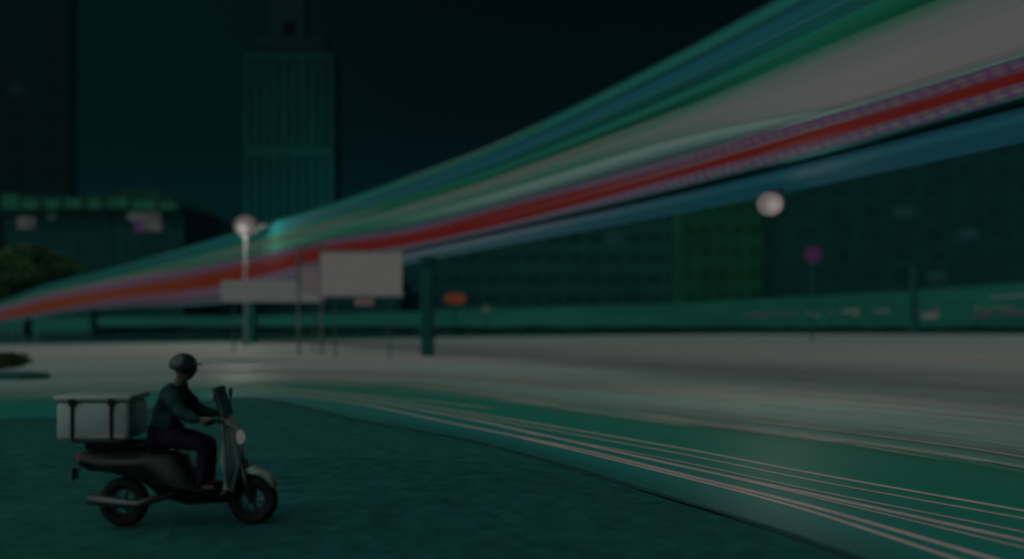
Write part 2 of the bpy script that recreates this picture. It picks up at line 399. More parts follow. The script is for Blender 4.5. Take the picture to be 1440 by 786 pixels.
# left building with lit eaves
t, w, zt = building('hall', 'wide building at left with glowing green eaves and lit white windows', 8, 258, 300, 190, 30, (.02,.11,.105), 5, 11, wfrac=(.55,.5))
zt0 = zt
g_ = light_mat('green_eaves_light', lin(9,46,32), 1, .35, .25)
bm = B()
def prism(bm, poly, y0, y1):
    f = [bm.verts.new((x,y0,z)) for x,z in poly]; b = [bm.verts.new((x,y1,z)) for x,z in poly]
    bm.faces.new(f); bm.faces.new(b[::-1])
    for i in range(len(poly)): bm.faces.new((f[i], f[(i+1)%len(poly)], b[(i+1)%len(poly)], b[i]))
LX = lambda px: (px-720)/F*190 - t.location.x
LZ = lambda py: H+(HZ-py)/F*190
prism(bm, [(LX(6),LZ(298)),(LX(8),LZ(274)),(LX(120),LZ(278)),(LX(185),LZ(268)),(LX(208),LZ(263)),(LX(228),LZ(268)),(LX(262),LZ(290)),(LX(258),LZ(299))], -2.2, 26)
obj('roof', bm, mat('hall_roof', (.018,.11,.08), .7, .3, .3), t)
for (a,b,c,d) in ((14,34,276,296),(40,62,284,296),(72,92,284,296),(100,122,282,294),(132,150,282,296),(160,186,280,294),(194,226,284,298),(232,252,286,297)):
    bm = B(); box(bm, LX(a), LX(b), -2.5, -2.203, LZ(d), LZ(c)); obj('eaves_panel', bm, g_, t)
wl = light_mat('lit_window_pale', lin(50,54,52), 1, .4, .5); wpur = light_mat('lit_window_purple', lin(48,30,58), 1, .3, .5)
for (a,b,c,d,m_) in ((26,50,305,322,wl),(68,79,302,309,light_mat('lit_window_dim', lin(30,46,40))),(180,226,300,310,wl),(204,228,311,325,wl),(190,203,311,327,wpur)):
    bm = B(); box(bm, LX(a), LX(b), -.5, -.15, LZ(d), LZ(c)); obj('lit_window', bm, m_, t)
building('annex', 'lower dark annex between the hall and the ribbed tower', 262, 342, 318, 205, 20, (.008,.05,.06), 5, 5, wfrac=(.6,.5))
# ribbed tower
Yt = 300
t = thing('ribbed_tower', 'tall faint skyscraper with vertical ribs and a notched crown, behind the left street lamp', 'tower', (P(407,HZ,Yt).x, Yt, 0))
TX = lambda px: (px-407)/F*Yt
TZ = lambda py: H+(HZ-py)/F*Yt
twall = (.003,.022,.028)
bm = B(); box(bm, TX(345), TX(469), 0, 12, -.1, TZ(75)); box(bm, TX(356), TX(458), 1.5, 11, TZ(75)+.003, TZ(50)); obj('wall', bm, mat('tower_wall', twall, .7, .3, .05), t)
bm = B()
for k in range(10):
    x = TX(347.5)+(TX(466.5)-TX(347.5))*k/9
    box(bm, x-.75, x+.75, -1.1, -.003, 0, TZ(78))
obj('ribs', bm, mat('tower_rib', (.009,.062,.054), .6, .3, .05), t)
for y0, y1, m_ in ((206,222,mat('tower_band', (.007,.058,.048), .6)), (78,84,mat('tower_rib', (0,0,0)))):
    bm = B(); box(bm, TX(344), TX(470), -1.5, -1.104, TZ(y1), TZ(y0)); obj('floor_band', bm, m_, t)
bm = B()
box(bm, TX(376), TX(394), 4, 10, TZ(50)+.006, TZ(-60)); box(bm, TX(412), TX(424), 4, 10, TZ(50)+.006, TZ(-60)); box(bm, TX(394)+.003, TX(412)-.003, 8, 9.9, TZ(50)+.006, TZ(-60)); box(bm, TX(394)+.003, TX(412)-.003, 4, 7.99, TZ(24), TZ(-60))
obj('crown', bm, mat('tower_crown', (.004,.03,.027)), t)
bm = B(); box(bm, TX(396), TX(410), 7.6, 7.96, TZ(50)+.01, TZ(26)); obj('dark_opening', bm, mat('void', (.001,.004,.005)), t)
# dark slab at far left
building('slab_tower', 'barely visible dark slab tower filling the top left corner', -150, 97, -90, 330, 6, (.0006,.009,.008), 14, 5, wfrac=(.4,.4), wcol=(.0008,.007,.006), cat='tower', lit={(3,8):light_mat('very_dim_window', lin(1,11,10))})
# floodlight on the low block's roof that washes the tower
fx = P(440,HZ,236).x
t = thing('floodlight', 'rooftop floodlight hidden behind the light trail, washing the ribbed tower', 'floodlight', (fx, 228, P(0,398,215).z+.9))
bm = B(); box(bm, -1.2, 1.2, -.3, .3, .5, 1.5, .08); obj('lamp_housing', bm, mat('dark_metal', (.02,.03,.03), .4, .2, 5, metal=.6), t)
bm = B(); tube(bm, [(0,0,-.4),(0,0,.55)], .12); obj('stand', bm, mat('dark_metal', (0,0,0)), t)
ld = bpy.data.lights.new('flood', 'SPOT'); ld.energy = 90000; ld.color = (.12,.9,1); ld.spot_size = math.radians(95); ld.spot_blend = 1; ld.shadow_soft_size = 1
lo = bpy.data.objects.new('bulb', ld); C.objects.link(lo); lo.parent = t; lo.location = (0,.6,1.2)
lo.rotation_euler = (Vector((fx,228,12))-Vector((P(400,HZ,Yt).x,300,40))).to_track_quat('Z','Y').to_euler()

# ------------------------------------------------------------------ light trail of a passing bus, shaped as a solid body
kx =  [1440,1200, 940, 700, 570, 450, 300, 150,  60,   0, -80]
kY =  [17.5,22.1,29.9,44.3,55.0,70.0,90.0,112., 124, 132., 141]
kT =  [-190, -65,  78, 198, 248, 291, 336, 379, 402, 424, 441]
kB =  [ 135, 200, 267, 323, 352, 384, 421, 430, 441, 450, 453]
kv = {
 1:   [.86,.86,.86,.85,.85,.88,.90,.90,.90,.9,.9],
 2:   [.69,.69,.68,.70,.72,.80,.83,.84,.84,.84,.84],
 3:   [.57,.57,.57,.61,.62,.68,.74,.74,.74,.74,.74],
 4:   [.18,.20,.36,.42,.46,.60,.68,.70,.70,.70,.70],
 5:   [.165,.18,.23,.27,.30,.48,.58,.68,.62,.62,.62],
 6:   [.11,.12,.15,.22,.22,.40,.46,.42,.45,.42,.42],
 7:   [.06,.06,.08,.05,.07,.20,.22,.20,.10,.1,.1]}
xs = [1440-20*i for i in range(77)]
path = []   # (near top point, heights of boundaries)
for x in xs:
    Y = math.exp(interp(kx, [math.log(v) for v in kY], x)); X = (x-720)/F*Y
    yt = interp(kx, kT, x); yb = interp(kx, kB, x)
    hs = [H+(HZ-(yb+(yt-yb)*v))/F*Y for v in [0]+[interp(kx, kv[k], x) for k in (7,6,5,4,3,2,1)]+[1]]
    path.append((Vector((X, Y, 0)), hs))
d0 = (path[0][0]-path[3][0]).normalized()
pre = [(path[0][0]+d0*s, list(path[0][1])) for s in (36,28,20,14,9,5,2.5)]
path = pre+path
U = [0]
for a, b in zip(path, path[1:]): U.append(U[-1]+(b[0]-a[0]).length)
U0 = U[7]; U = [u-U0 for u in U]      # u = 0 at the right edge of the photograph
def normal(i):
    t = (path[min(i+1,len(path)-1)][0]-path[max(i-1,0)][0]).normalized(); n_ = Vector((-t.y, t.x, 0))   # away from camera?
    return n_ if n_.dot(path[i][0]) > 0 else -n_
NR = [normal(i) for i in range(len(path))]
def band(name, lo, hi, m, parent, inset=0., depth=.12, seg=1, bulge=None):
    """a solid longitudinal panel between two heights of the body"""
    bm = B(); uvl = bm.loops.layers.uv.new('UVMap'); rows = []
    for i, (p, hs) in enumerate(path):
        zl = lo(i) if callable(lo) else hs[lo]; zh = hi(i) if callable(hi) else hs[hi]
        n_ = NR[i]; f = [p+n_*inset+Vector((0,0,zl+(zh-zl)*j/seg)) for j in range(seg+1)]
        if bulge:
            for j, v in enumerate(f): v += n_*bulge(j/seg)
        bk = [p+n_*(inset+depth)+Vector((0,0,zh)), p+n_*(inset+depth)+Vector((0,0,zl))]
        if bulge: bk[0] += n_*bulge(1); bk[1] += n_*bulge(0)
        rows.append([bm.verts.new(v) for v in f+bk])
    n = seg+3; vv = [j/seg for j in range(seg+1)]+[1,0]
    for i in range(len(rows)-1):
        for k in range(n):
            k2 = (k+1)%n
            f = bm.faces.new((rows[i][k], rows[i+1][k], rows[i+1][k2], rows[i][k2])); f.smooth = k < seg
            for l, q in zip(f.loops, ((U[i],vv[k]),(U[i+1],vv[k]),(U[i+1],vv[k2]),(U[i],vv[k2]))): l[uvl].uv = q
    bm.faces.new(rows[0]); bm.faces.new(rows[-1][::-1])
    return obj(name, bm, m, parent)
bus_light_trail = thing('bus_light_trail', 'light trail of a passing bus as a solid body with teal, white and red bands, rising to the upper right', 'bus_light_trail')
Wd = 2.0
TEAL = c4(.03,.34,.26); BLUE = c4(.028,.19,.26); GREEN = c4(.022,.28,.16); EDGE = c4(.01,.12,.16)  # glow of the trail put into the panel colours
band('trail_core', 0, 8, mat('trail_core_teal', (.02,.16,.15), .5, .2, 1), bus_light_trail, .12, Wd-.24)
band('roof_panel', 7, 8, band_mat('teal_panel', [(0,BLUE),(.3,c4(.032,.29,.27)),(.8,TEAL),(1,EDGE)], streak=.18), bus_light_trail, 0, .115, 6, lambda q: .25*q**3)
band('upper_panel', 6, 7, band_mat('blue_panel', [(0,c4(.03,.29,.24)),(.35,c4(.028,.25,.27)),(1,BLUE)], streak=.18), bus_light_trail, 0, .115)
band('green_panel', 5, 6, band_mat('green_trail_band', [(0,GREEN),(.7,GREEN),(1,c4(.03,.3,.25))], streak=.16), bus_light_trail, 0, .115)
WHITE = lin(77,77,76); GREY = lin(62,72,67)
band('window_band', 4, 5, band_mat('lit_windows', [(0,lin(60,70,68)),(.1,WHITE),(.45,WHITE),(.75,lin(66,74,71)),(1,lin(30,66,52))], emit=1., streak=.06,
     useg=(3,22), estops=[(0,lin(14,66,52)),(.3,lin(44,68,60)),(.5,lin(56,74,68)),(.75,lin(30,68,56)),(1,lin(12,66,50))]), bus_light_trail, 0, .115)
band('lower_panel', 3, 4, band_mat('lower_green', [(0,c4(.2,.42,.38)),(.5,c4(.34,.5,.47)),(1,c4(.45,.55,.52))], useg=(22,52), estops=[(0,c4(.06,.34,.28)),(.5,GREEN),(1,GREEN)], streak=.16), bus_light_trail, 0, .115)
PUR = lin(52,26,60)
band('trim_light', 2, 3, band_mat('pink_trim', [(0,lin(66,44,46)),(.6,lin(66,58,62)),(1,lin(44,46,58))], emit=1., streak=.15, dots=(2.2,2.2,PUR,.75),
     useg=(70,150), estops=[(0,lin(68,50,50)),(.5,lin(72,62,66)),(1,lin(62,48,70))]), bus_light_trail, -.003, .115)
band('red_stripe', 1, 2, band_mat('red_light', [(0,lin(70,30,24)),(.15,lin(72,8,4)),(.8,lin(68,7,4)),(1,lin(66,30,26))], emit=1., streak=.3, dots=(2.5,2.5,lin(58,30,40),.06),
     useg=(60,130), estops=[(0,lin(70,40,30)),(.2,lin(74,30,3)),(.85,lin(72,26,3)),(1,lin(70,44,34))]), bus_light_trail, -.006, .115)
band('lower_trim_light', 0, 1, band_mat('pink_lower_trim', [(0,lin(24,58,52)),(.4,lin(66,66,66)),(1,lin(66,46,50))], emit=1., streak=.15, dots=(2.2,2,lin(50,30,62),.7),
     useg=(60,130), estops=[(0,lin(60,34,40)),(.5,lin(72,44,34)),(1,lin(72,50,38))]), bus_light_trail, -.003, .115)
def strip(ua, ub, v, r_, m):  # thin bright strands of the light trail, shaped as tubes
    pts = [(p-NR[i]*.02)+Vector((0,0,hs[0]+(hs[8]-hs[0])*v(U[i]) )) for i,(p,hs) in enumerate(path) if ua <= U[i] <= ub]
    if len(pts) < 3: return
    n_ = len(pts); bm = B(); tube(bm, pts, [r_*max(.15, math.sin(math.pi*(k+.3)/(n_-.4))**.5) for k in range(n_)], 6); obj('trail_strand', bm, m, bus_light_trail, True)
sl = light_mat('strand_light', lin(46,66,60), 1); slp = light_mat('pale_strand_light', lin(66,66,62), 1); slt = light_mat('teal_strand_light', lin(22,66,60), 1)
for ua, ub, v, r_, m in ((24,44,lambda u:.965,.03,sl),(34,48,lambda u:.9,.02,sl),(4,40,lambda u:.62+u*.001,.02,slt),(12,44,lambda u:.54+u*.0012,.03,slp),(16,50,lambda u:.5+u*.0016,.025,slp),
      (20,46,lambda u:.46+u*.0016,.02,sl),(0,30,lambda u:.76,.018,slt),(-6,26,lambda u:.9,.016,slt),(44,90,lambda u:.68+(u-44)*.0012,.05,slp),(50,110,lambda u:.72+(u-50)*.001,.04,sl),
      (60,130,lambda u:.60,.05,slp),(70,150,lambda u:.34,.045,light_mat('orange_strand_light', lin(74,40,16),1)),(90,170,lambda u:.66,.07,slp),(66,120,lambda u:.2,.045,light_mat('pink_strand_light', lin(70,46,48),1)),
      (-4,22,lambda u:.21,.014,slp),(2,34,lambda u:.13,.012,slp)):
    strip(ua, ub, v, r_*1.8, m)
# lowest blue band of the light trail, shaped as a beam on pillars added to hold it up
gw = thing('blue_trail_beam', 'blue lower band of the bus light trail, shaped as a glowing beam on added green pillars', 'trail_beam')
def fade(i):    # beam depth tapers towards the far left end
    return max(.12, min(1, 1.35-U[i]/110))
zb1 = lambda i: path[i][1][0]-.14*fade(i)
zb0 = lambda i: path[i][1][0]-.14*fade(i)-.36*fade(i)
bl = band_mat('blue_beam_light', [(0,lin(10,48,56)),(.4,lin(12,56,62)),(1,lin(8,36,46))], emit=1., streak=.2,
     useg=(8,34), estops=[(0,lin(30,56,60)),(.5,lin(62,70,78)),(1,lin(46,60,68))])
band('beam', zb0, zb1, bl, gw, .3, Wd-.5)
band('dark_gap_bar', lambda i: zb1(i)+.003, lambda i: path[i][1][0]-.003, mat('gap_teal', (.03,.25,.25), .6, .2, 1), gw, .55, Wd-1.1)  # bar standing for the dark gap between the trail's red and blue bands
pm = mat('added_pillar_green', (.022,.17,.13), .8, .25, .6)
for x in (590, 345, 110, 1780):
    if x == 1780: i = 3
    else: i = min(range(7, len(path)), key=lambda k: abs(path[k][0].x/path[k][0].y*F+720-x))
    p = path[i][0]+NR[i]*Wd/2; zt = zb0(i)-.003
    bm = B(); w_ = .36
    box(bm, p.x-w_, p.x+w_, p.y-.6, p.y+.6, -.1, zt-.5, .1)
    box(bm, p.x-w_*1.25, p.x+w_*1.25, p.y-.8, p.y+.8, zt-.49, zt, .05)
    obj('added_pillar', bm, pm, gw)

# ------------------------------------------------------------------ lamps, signs
lampw = light_mat('lamp_glow', (.09,.076,.070), 1, .03)
pole_m = mat('pale_pole', (.15,.17,.16), .6, .1, 4)
def bulb(t, loc, e, r=.5, col=(1,.93,.88)):
    ld = bpy.data.lights.new('bulb', 'POINT'); ld.energy = e; ld.color = col; ld.shadow_soft_size = r
    lo = bpy.data.objects.new('bulb', ld); C.objects.link(lo); lo.parent = t; lo.location = loc
Yl = 78; p = P(345,318,Yl)
t = thing('street_lamp', 'tall street lamp with a round glowing head on a thin pale pole at left', 'street lamp', (p.x, Yl, 0))
bm = B(); tube(bm, [(0,0,-.05),(0,0,.9),(0,0,.95),(0,0,p.z-.8)], [.16,.15,.1,.075]); obj('pole', bm, pole_m, t, True)
bm = B(); ell(bm, (0,0,p.z), (.95,.95,.9), 32, 20); obj('globe', bm, lampw, t, True)
bm = B(); tube(bm, [(0,0,p.z-1.15),(0,0,p.z-.82)], [.12,.3]); obj('collar', bm, pole_m, t)
bm = B(); tube(bm, [(0,0,p.z-.9),(.9,0,p.z-.5),(1.5,0,p.z+.02)], .05); box(bm, 1.35, 1.9, -.12, .12, p.z-.08, p.z+.12, .03); obj('side_arm', bm, pole_m, t)
bulb(t, (0,-1.4,p.z-.6), 450)
Yl = 24.2; p = P(1083,287,Yl)  # lamp pulled forward along the line of sight, in front of the trail
t = thing('right_lamp', 'round glowing lamp under the blue beam at right', 'lamp', (p.x, Yl, p.z))
bm = B(); ell(bm, (0,0,0), (.36,.36,.33), 32, 20); obj('globe', bm, lampw, t, True)
bm = B(); tube(bm, [(.0,.0,.3),(.1,.35,.42),(.75,1.25,.55)], [.05,.035,.04]); obj('bracket', bm, mat('dark_metal', (0,0,0)), t)  # bracket added to hold the lamp to the beam
bulb(t, (0,-.8,-.2), 105, .35)

# lit billboard
Yb = 50
def Lp(px, Y0, cx): return (px-cx)/F*Y0
t = thing('billboard', 'big blank white lit billboard on posts, the brightest panel under the light trail', 'billboard', (P(508,HZ,Yb).x, Yb, 0))
q = lambda py: H+(HZ-py)/F*Yb
bm = B(); box(bm, Lp(452,Yb,508), Lp(565,Yb,508), -.15, .15, q(414), q(357), .04); obj('lit_panel', bm, light_mat('billboard_light', lin(77,76,75), 1, .02), t)
bm = B(); 
for a,b,c,d in ((450,567,412,418),(450,567,353,356.9)): box(bm, Lp(a,Yb,508), Lp(b,Yb,508), -.11, .19, q(d), q(c))
obj('frame', bm, mat('billboard_frame', (.4,.42,.42), .5), t)
for a in (470, 548):
    bm = B(); tube(bm, [(Lp(a,Yb,508),.3,-.05),(Lp(a,Yb,508),.3,q(356))], .045); obj('post', bm, mat('grey_green_post', (.1,.2,.17), .5), t)
# two bracket signs under the billboard
bm = B(); box(bm, Lp(500,Yb,508), Lp(526,Yb,508), -.3, -.155, q(430), q(419), .03); obj('small_lamp', bm, light_mat('pink_small_lamp', lin(62,52,52), 1), t)
Yc = 60
t = thing('shelter', 'long pale lit shelter canopy left of the bright billboard', 'shelter', (P(378,HZ,Yc).x, Yc, 0))
q = lambda py: H+(HZ-py)/F*Yc
bm = B(); box(bm, Lp(310,Yc,378), Lp(448,Yc,378), -.2, 2.2, q(424), q(394), .25); obj('lit_canopy', bm, light_mat('canopy_light', lin(70,73,71), 1, .06, .4), t)
for a in (322, 437):
    bm = B(); tube(bm, [(Lp(a,Yc,378),1,-.05),(Lp(a,Yc,378),1,q(422))], .05); obj('post', bm, mat('grey_green_post', (0,0,0)), t)
Yg = 56
t = thing('sign_gantry', 'thin pale goalpost frame between the shelter and the billboard', 'gantry', (P(436,HZ,Yg).x, Yg, 0))
q = lambda py: H+(HZ-py)/F*Yg
for a, wd in ((420,.085),(452,.085)):
    bm = B(); tube(bm, [(Lp(a,Yg,436),0,-.05),(Lp(a,Yg,436),0,q(342))], wd); obj('upright', bm, pole_m, t)
bm = B(); tube(bm, [(Lp(420,Yg,436),0,q(371)),(Lp(452,Yg,436),0,q(371))], .06); obj('crossbar', bm, pole_m, t)
bm = B(); tube(bm, [(Lp(420,Yg,436),0,q(346)),(Lp(452,Yg,436),0,q(346))], .09); obj('crossbar', bm, pole_m, t)
bm = B(); box(bm, Lp(424,Yg,436), Lp(449,Yg,436), -.08, .08, q(412), q(376), .03); obj('sign_panel', bm, light_mat('panel_light', lin(66,62,62), 1, .15, 1), t)

# round pink sign
Yr = 90; p = P(1142,358,Yr)
t = thing('round_sign', 'small round purple sign on a thin green post beyond the road at right', 'sign', (p.x, Yr, 0))
bm = B(); tube(bm, [(0,0,-.05),(0,0,p.z-.4)], .09); obj('post', bm, mat('green_post', (.03,.2,.12), .5), t)
bm = B(); bmesh.ops.create_cone(bm, cap_ends=True, segments=32, radius1=.85, radius2=.85, depth=.12, matrix=Matrix.Translation((0,-.15,p.z)) @ Matrix.Rotation(math.radians(90),4,'X')); obj('sign_disc', bm, light_mat('purple_sign', lin(42,22,48), 1, .25, 1.2), t)
bm = B(); bmesh.ops.create_cone(bm, cap_ends=True, segments=24, radius1=.35, radius2=.35, depth=.06, matrix=Matrix.Translation((.05,-.245,p.z)) @ Matrix.Rotation(math.radians(90),4,'X')); obj('sign_centre', bm, light_mat('purple_centre', lin(58,22,48), 1, .2), t)
Ye = 146; p = P(1285,378,Ye)
t = thing('plain_post', 'short plain teal post on the bank at right', 'post', (p.x, Ye, 0))
bm = B(); tube(bm, [(0,0,-.05),(0,0,p.z)], [.6,.5]); obj('shaft', bm, mat('teal_post', (.02,.12,.12), .6), t)
bm = B(); tube(bm, [(0,0,p.z),(0,0,p.z+.4)], [.7,.5]); obj('cap', bm, mat('teal_post', (0,0,0)), t)
# oval red sign and small round lamp
p = P(640,420,140)
t = thing('oval_sign', 'glowing orange red oval sign below the light trail, right of the billboard', 'sign', (p.x, 140, 0))
bm = B(); ell(bm, (0,0,p.z), (1.75,.25,.85)); obj('lit_oval', bm, light_mat('orange_red_light', lin(72,32,20), 1, .3, 1), t, True)
bm = B(); tube(bm, [(0,.1,-.05),(0,.1,p.z-.7)], .1); obj('post', bm, mat('dark_metal', (0,0,0)), t)
p = P(684,435,140)
t = thing('small_lamp', 'small grey glowing lamp just right of the orange oval sign', 'lamp', (p.x, 140, 0))
bm = B(); ell(bm, (0,0,p.z), (.62,.5,.6)); obj('globe', bm, light_mat('grey_light', lin(44,56,46), 1), t, True)
bm = B(); tube(bm, [(0,.1,-.05),(0,.1,p.z-.5)], .08); obj('post', bm, mat('dark_metal', (0,0,0)), t)

# small lights on the bank
lm_p = light_mat('pink_tube', lin(64,34,54), 1); lm_w = light_mat('white_tube', lin(66,70,66), 1)
def zfor(px, py, Y): return P(px, py, Y)
tubes = [(1045,1084,443,442.5,.14,'p','long pink light strip, leftmost on the far bank'),
 (1088,1121,442,441,.12,'p','short pink light strip just left of the round sign post'),
 (1132,1141,441,440,.12,'w','tiny white light strip crossing the round sign post'),
 (1144,1153,443.5,443.5,.16,'w','tiny white light strip right of the round sign post'),
 (1165,1172,440,440,.12,'w','faint white light dot, first right of the sign post'),
 (1180,1208,439,436.5,.22,'w','bright white slanting light strip in the middle of the bank'),
 (1200,1208,441,441,.25,'w','small white light below the slanting strip'),
 (1226,1236,437,437,.12,'w','small white light between the two brightest clusters'),
 (1236,1250,439,437,.2,'w','white light cluster left of the plain post'),
 (1296,1319,445,444,.5,'w','widest white light patch on the bank, right of the plain post'),
 (1309,1319,439,436,.25,'p','pink light just above the widest white patch'),
 (1290,1298,440,440,.16,'p','small pink light above left of the widest white patch'),
 (1366,1392,444,443,.14,'p','thin pink light strip near the right edge, left of the long pink one'),
 (1385,1392,439,439,.2,'p','pink light dot near the right edge'),
 (1371,1379,433.5,433,.22,'w','white light dot near the right edge'),
 (1384,1430,434,432,.1,'w','thin grey light strip near the right edge'),
 (1401,1470,441,439.5,.18,'p','long pink light strip running out of the right edge'),
 (1392,1470,418,414.5,.18,'w','long white light strip high on the bank at the right edge')]
for a, b, y0, y1, r_, k, lab in tubes:
    Y = 147.5; p0 = P(a, y0, Y); p1 = P(b, y1, Y); c = (p0+p1)/2
    t = thing('strip_light', lab, 'light', (c.x, Y, 0), 0, 'small pink and white lights along the far bank')
    bm = B(); tube(bm, [p0-Vector((c.x,Y,0)), Vector((0,0,c.z+.05)), p1-Vector((c.x,Y,0))], [r_*.5,r_,r_*.7], 8); obj('light_tube', bm, lm_p if k=='p' else lm_w, t, True)
    bm = B(); tube(bm, [(0,.2,-.05),(0,.15,c.z)], .035, 6); obj('stake', bm, mat('dark_metal', (0,0,0)), t)
# bollards at far left
for k, (px, lab) in enumerate(((6,'leftmost of the pale bollards'),(18,'second pale bollard from the left edge'),(31,'third pale bollard from the left edge'),(52,'rightmost pale bollard, standing apart'))):
    Y = 88; p = P(px,HZ,Y)
    t = thing('bollard', lab, 'bollard', (p.x, Y, 0), 0, 'pale bollards by the road under the tree')
    bm = B(); tube(bm, [(0,0,-.03),(0,0,.08),(0,0,.1),(0,0,1.2)], [.2,.2,.11,.1], 12); obj('post', bm, mat('bollard_paint', (.1,.28,.27), .5), t, True)
    bm = B(); ell(bm, (0,0,1.28), (.15,.15,.14), 12, 8); obj('cap', bm, mat('bollard_paint', (0,0,0)), t, True)

# ------------------------------------------------------------------ scooter and rider (front towards +x)
SY = 8.75; SX = -3.36
dk = mat('black_plastic', (.008,.014,.014), .45, .3, 6, spec=.45); rub = mat('tyre_rubber', (.006,.009,.009), .8, .2, 20, spec=.45)
whi = mat('pale_body_paint', (.30,.36,.34), .3, .1, 5, spec=.45); boxm = mat('white_box_plastic', (.36,.42,.41), .4, .12, 4, spec=.45)
met = mat('scooter_metal', (.12,.14,.14), .35, .2, 8, metal=.8)
sc = thing('scooter', 'dark delivery scooter with pale front shield and white rear box, heading right', 'scooter', (SX+.14, SY, .1), math.radians(4))
for wx in (-.58, .66):
    bm = B(); torus(bm, (wx,0,.24), .185, .058); w_ = obj('wheel', bm, rub, sc, True)
    bm = B(); torus(bm, (wx,0,.24), .125, .018, 28, 6)
    for k in range(5):
        a = k*2*math.pi/5; tube(bm, [(wx,0,.24),(wx+.125*math.cos(a),0,.24+.125*math.sin(a))], .014, 6)
    tube(bm, [(wx,-.06,.24),(wx,.06,.24)], .03); obj('rim', bm, met, w_)
bm = B()   # side profile of body
prof = [(-.98,.62),(-.95,.74),(-.6,.76),(-.1,.74),(.02,.68),(.08,.44),(.14,.32),(.42,.32),(.48,.40),(.56,.48),(.53,.36),(.44,.24),(.06,.22),(-.2,.3),(-.36,.5),(-.62,.54),(-.86,.56)]
prism(bm, prof, -.15, .15); bmesh.ops.bevel(bm, geom=[e for e in bm.edges if abs(e.verts[0].co.y-e.verts[1].co.y) < 1e-6], offset=.04, segments=2, affect='EDGES')
obj('body', bm, dk, sc, True)
bm = B(); prism(bm, [(.40,.34),(.50,.34),(.56,.62),(.50,.96),(.43,1.06),(.38,1.04),(.44,.66)], -.2, .2)
bmesh.ops.bevel(bm, geom=[e for e in bm.edges if abs(e.verts[0].co.y-e.verts[1].co.y) < 1e-6], offset=.05, segments=3, affect='EDGES'); obj('front_shield', bm, whi, sc, True)
bm = B(); prism(bm, [(.40,1.07),(.43,1.08),(.34,1.36),(.30,1.35)], -.17, .17)
obj('windscreen', bm, mat('smoked_screen', (.10,.14,.13), .2, .1), sc)
bm = B(); box(bm, -.92, -.02, -.14, .14, .765, .84, .035); obj('seat', bm, mat('seat_vinyl', (.012,.014,.02), .5), sc, True)
bm = B(); box(bm, -1.12, -.44, -.27, .27, .87, 1.24, .045); bx_ = obj('rear_box', bm, boxm, sc, True)
bm = B(); box(bm, -1.14, -.42, -.285, .285, 1.245, 1.30, .02); obj('lid', bm, boxm, bx_, True)
for xx in (-.98, -.62):
    bm = B(); box(bm, xx, xx+.035, -.276, -.262, .875, 1.24); box(bm, xx-.01, xx+.045, -.30, -.287, 1.20, 1.27, .004); obj('strap', bm, mat('strap_webbing', (.03,.03,.04), .8), bx_)
bm = B(); box(bm, -1.08, -.48, -.274, -.2705, .90, .925); obj('reflective_tape', bm, mat('tape', (.55,.5,.45), .3), bx_)
bm = B(); tube(bm, [(.36,-.2,1.03),(.47,-.16,.98),(.52,-.1,.8),(.58,-.07,.5)], .006, 6); obj('cable', bm, rub, sc)
bm = B(); box(bm, -1.06,-1.045,-.08,.08,.46,.58,.003); tube(bm, [(-1.04,0,.56),(-.95,0,.62)], .012); obj('number_plate', bm, mat('plate', (.2,.22,.2), .4), sc)
bm = B(); box(bm, -1.0,-.55,-.2,.2,.843,.867); obj('rack', bm, met, sc)
bm = B(); tube(bm, [(.66,.09,.24),(.56,.09,.62)], .025); tube(bm, [(.66,-.09,.24),(.56,-.09,.62)], .025); tube(bm, [(.56,0,.58),(.43,0,1.02)], .03); obj('fork', bm, met, sc, True)
bm = B(); prism(bm, [(.46,.42),(.52,.53),(.66,.57),(.82,.50),(.90,.38),(.86,.37),(.78,.46),(.66,.51),(.55,.47),(.5,.4)], -.07, .07); obj('mudguard', bm, whi, sc, True)
bm = B(); tube(bm, [(.30,.36,1.03),(.36,.25,1.05),(.43,.1,1.02),(.43,-.1,1.02),(.36,-.25,1.05),(.30,-.36,1.03)], .016); obj('handlebar', bm, met, sc, True)
for s in (-1,1):
    bm = B(); tube(bm, [(.30,.37*s,1.03),(.345,.27*s,1.047)], .024); obj('grip', bm, rub, sc)
    bm = B(); tube(bm, [(.38,.2*s,1.05),(.38,.27*s,1.24)], .007, 6); ell(bm, (.37,.29*s,1.28), (.012,.075,.045)); obj('mirror', bm, dk, sc)
bm = B(); ell(bm, (.53,0,.86), (.05,.09,.07)); hl = obj('headlight', bm, light_mat('headlight_glass', (.07,.075,.07), 1), sc, True)
ld = bpy.data.lights.new('beam', 'SPOT'); ld.energy = 14; ld.spot_size = math.radians(75); ld.spot_blend = 1; ld.color = (.9,1,.9); ld.shadow_soft_size = .06
lo = bpy.data.objects.new('headlight_beam', ld); C.objects.link(lo); lo.parent = sc; lo.location = (.62,.03,.88)
lo.rotation_euler = (Vector((.62,.03,.88))-Vector((1.5,3.2,-.1))).to_track_quat('Z','Y').to_euler()
bm = B(); tube(bm, [(-.05,-.14,.34),(-.4,-.17,.24),(-.85,-.17,.3)], [.03,.05,.055]); obj('exhaust', bm, met, sc, True)
bm = B(); box(bm, -1.0,-.965,-.09,.09,.66,.73,.01); obj('tail_light', bm, light_mat('tail_red', lin(60,14,24), 1), sc)

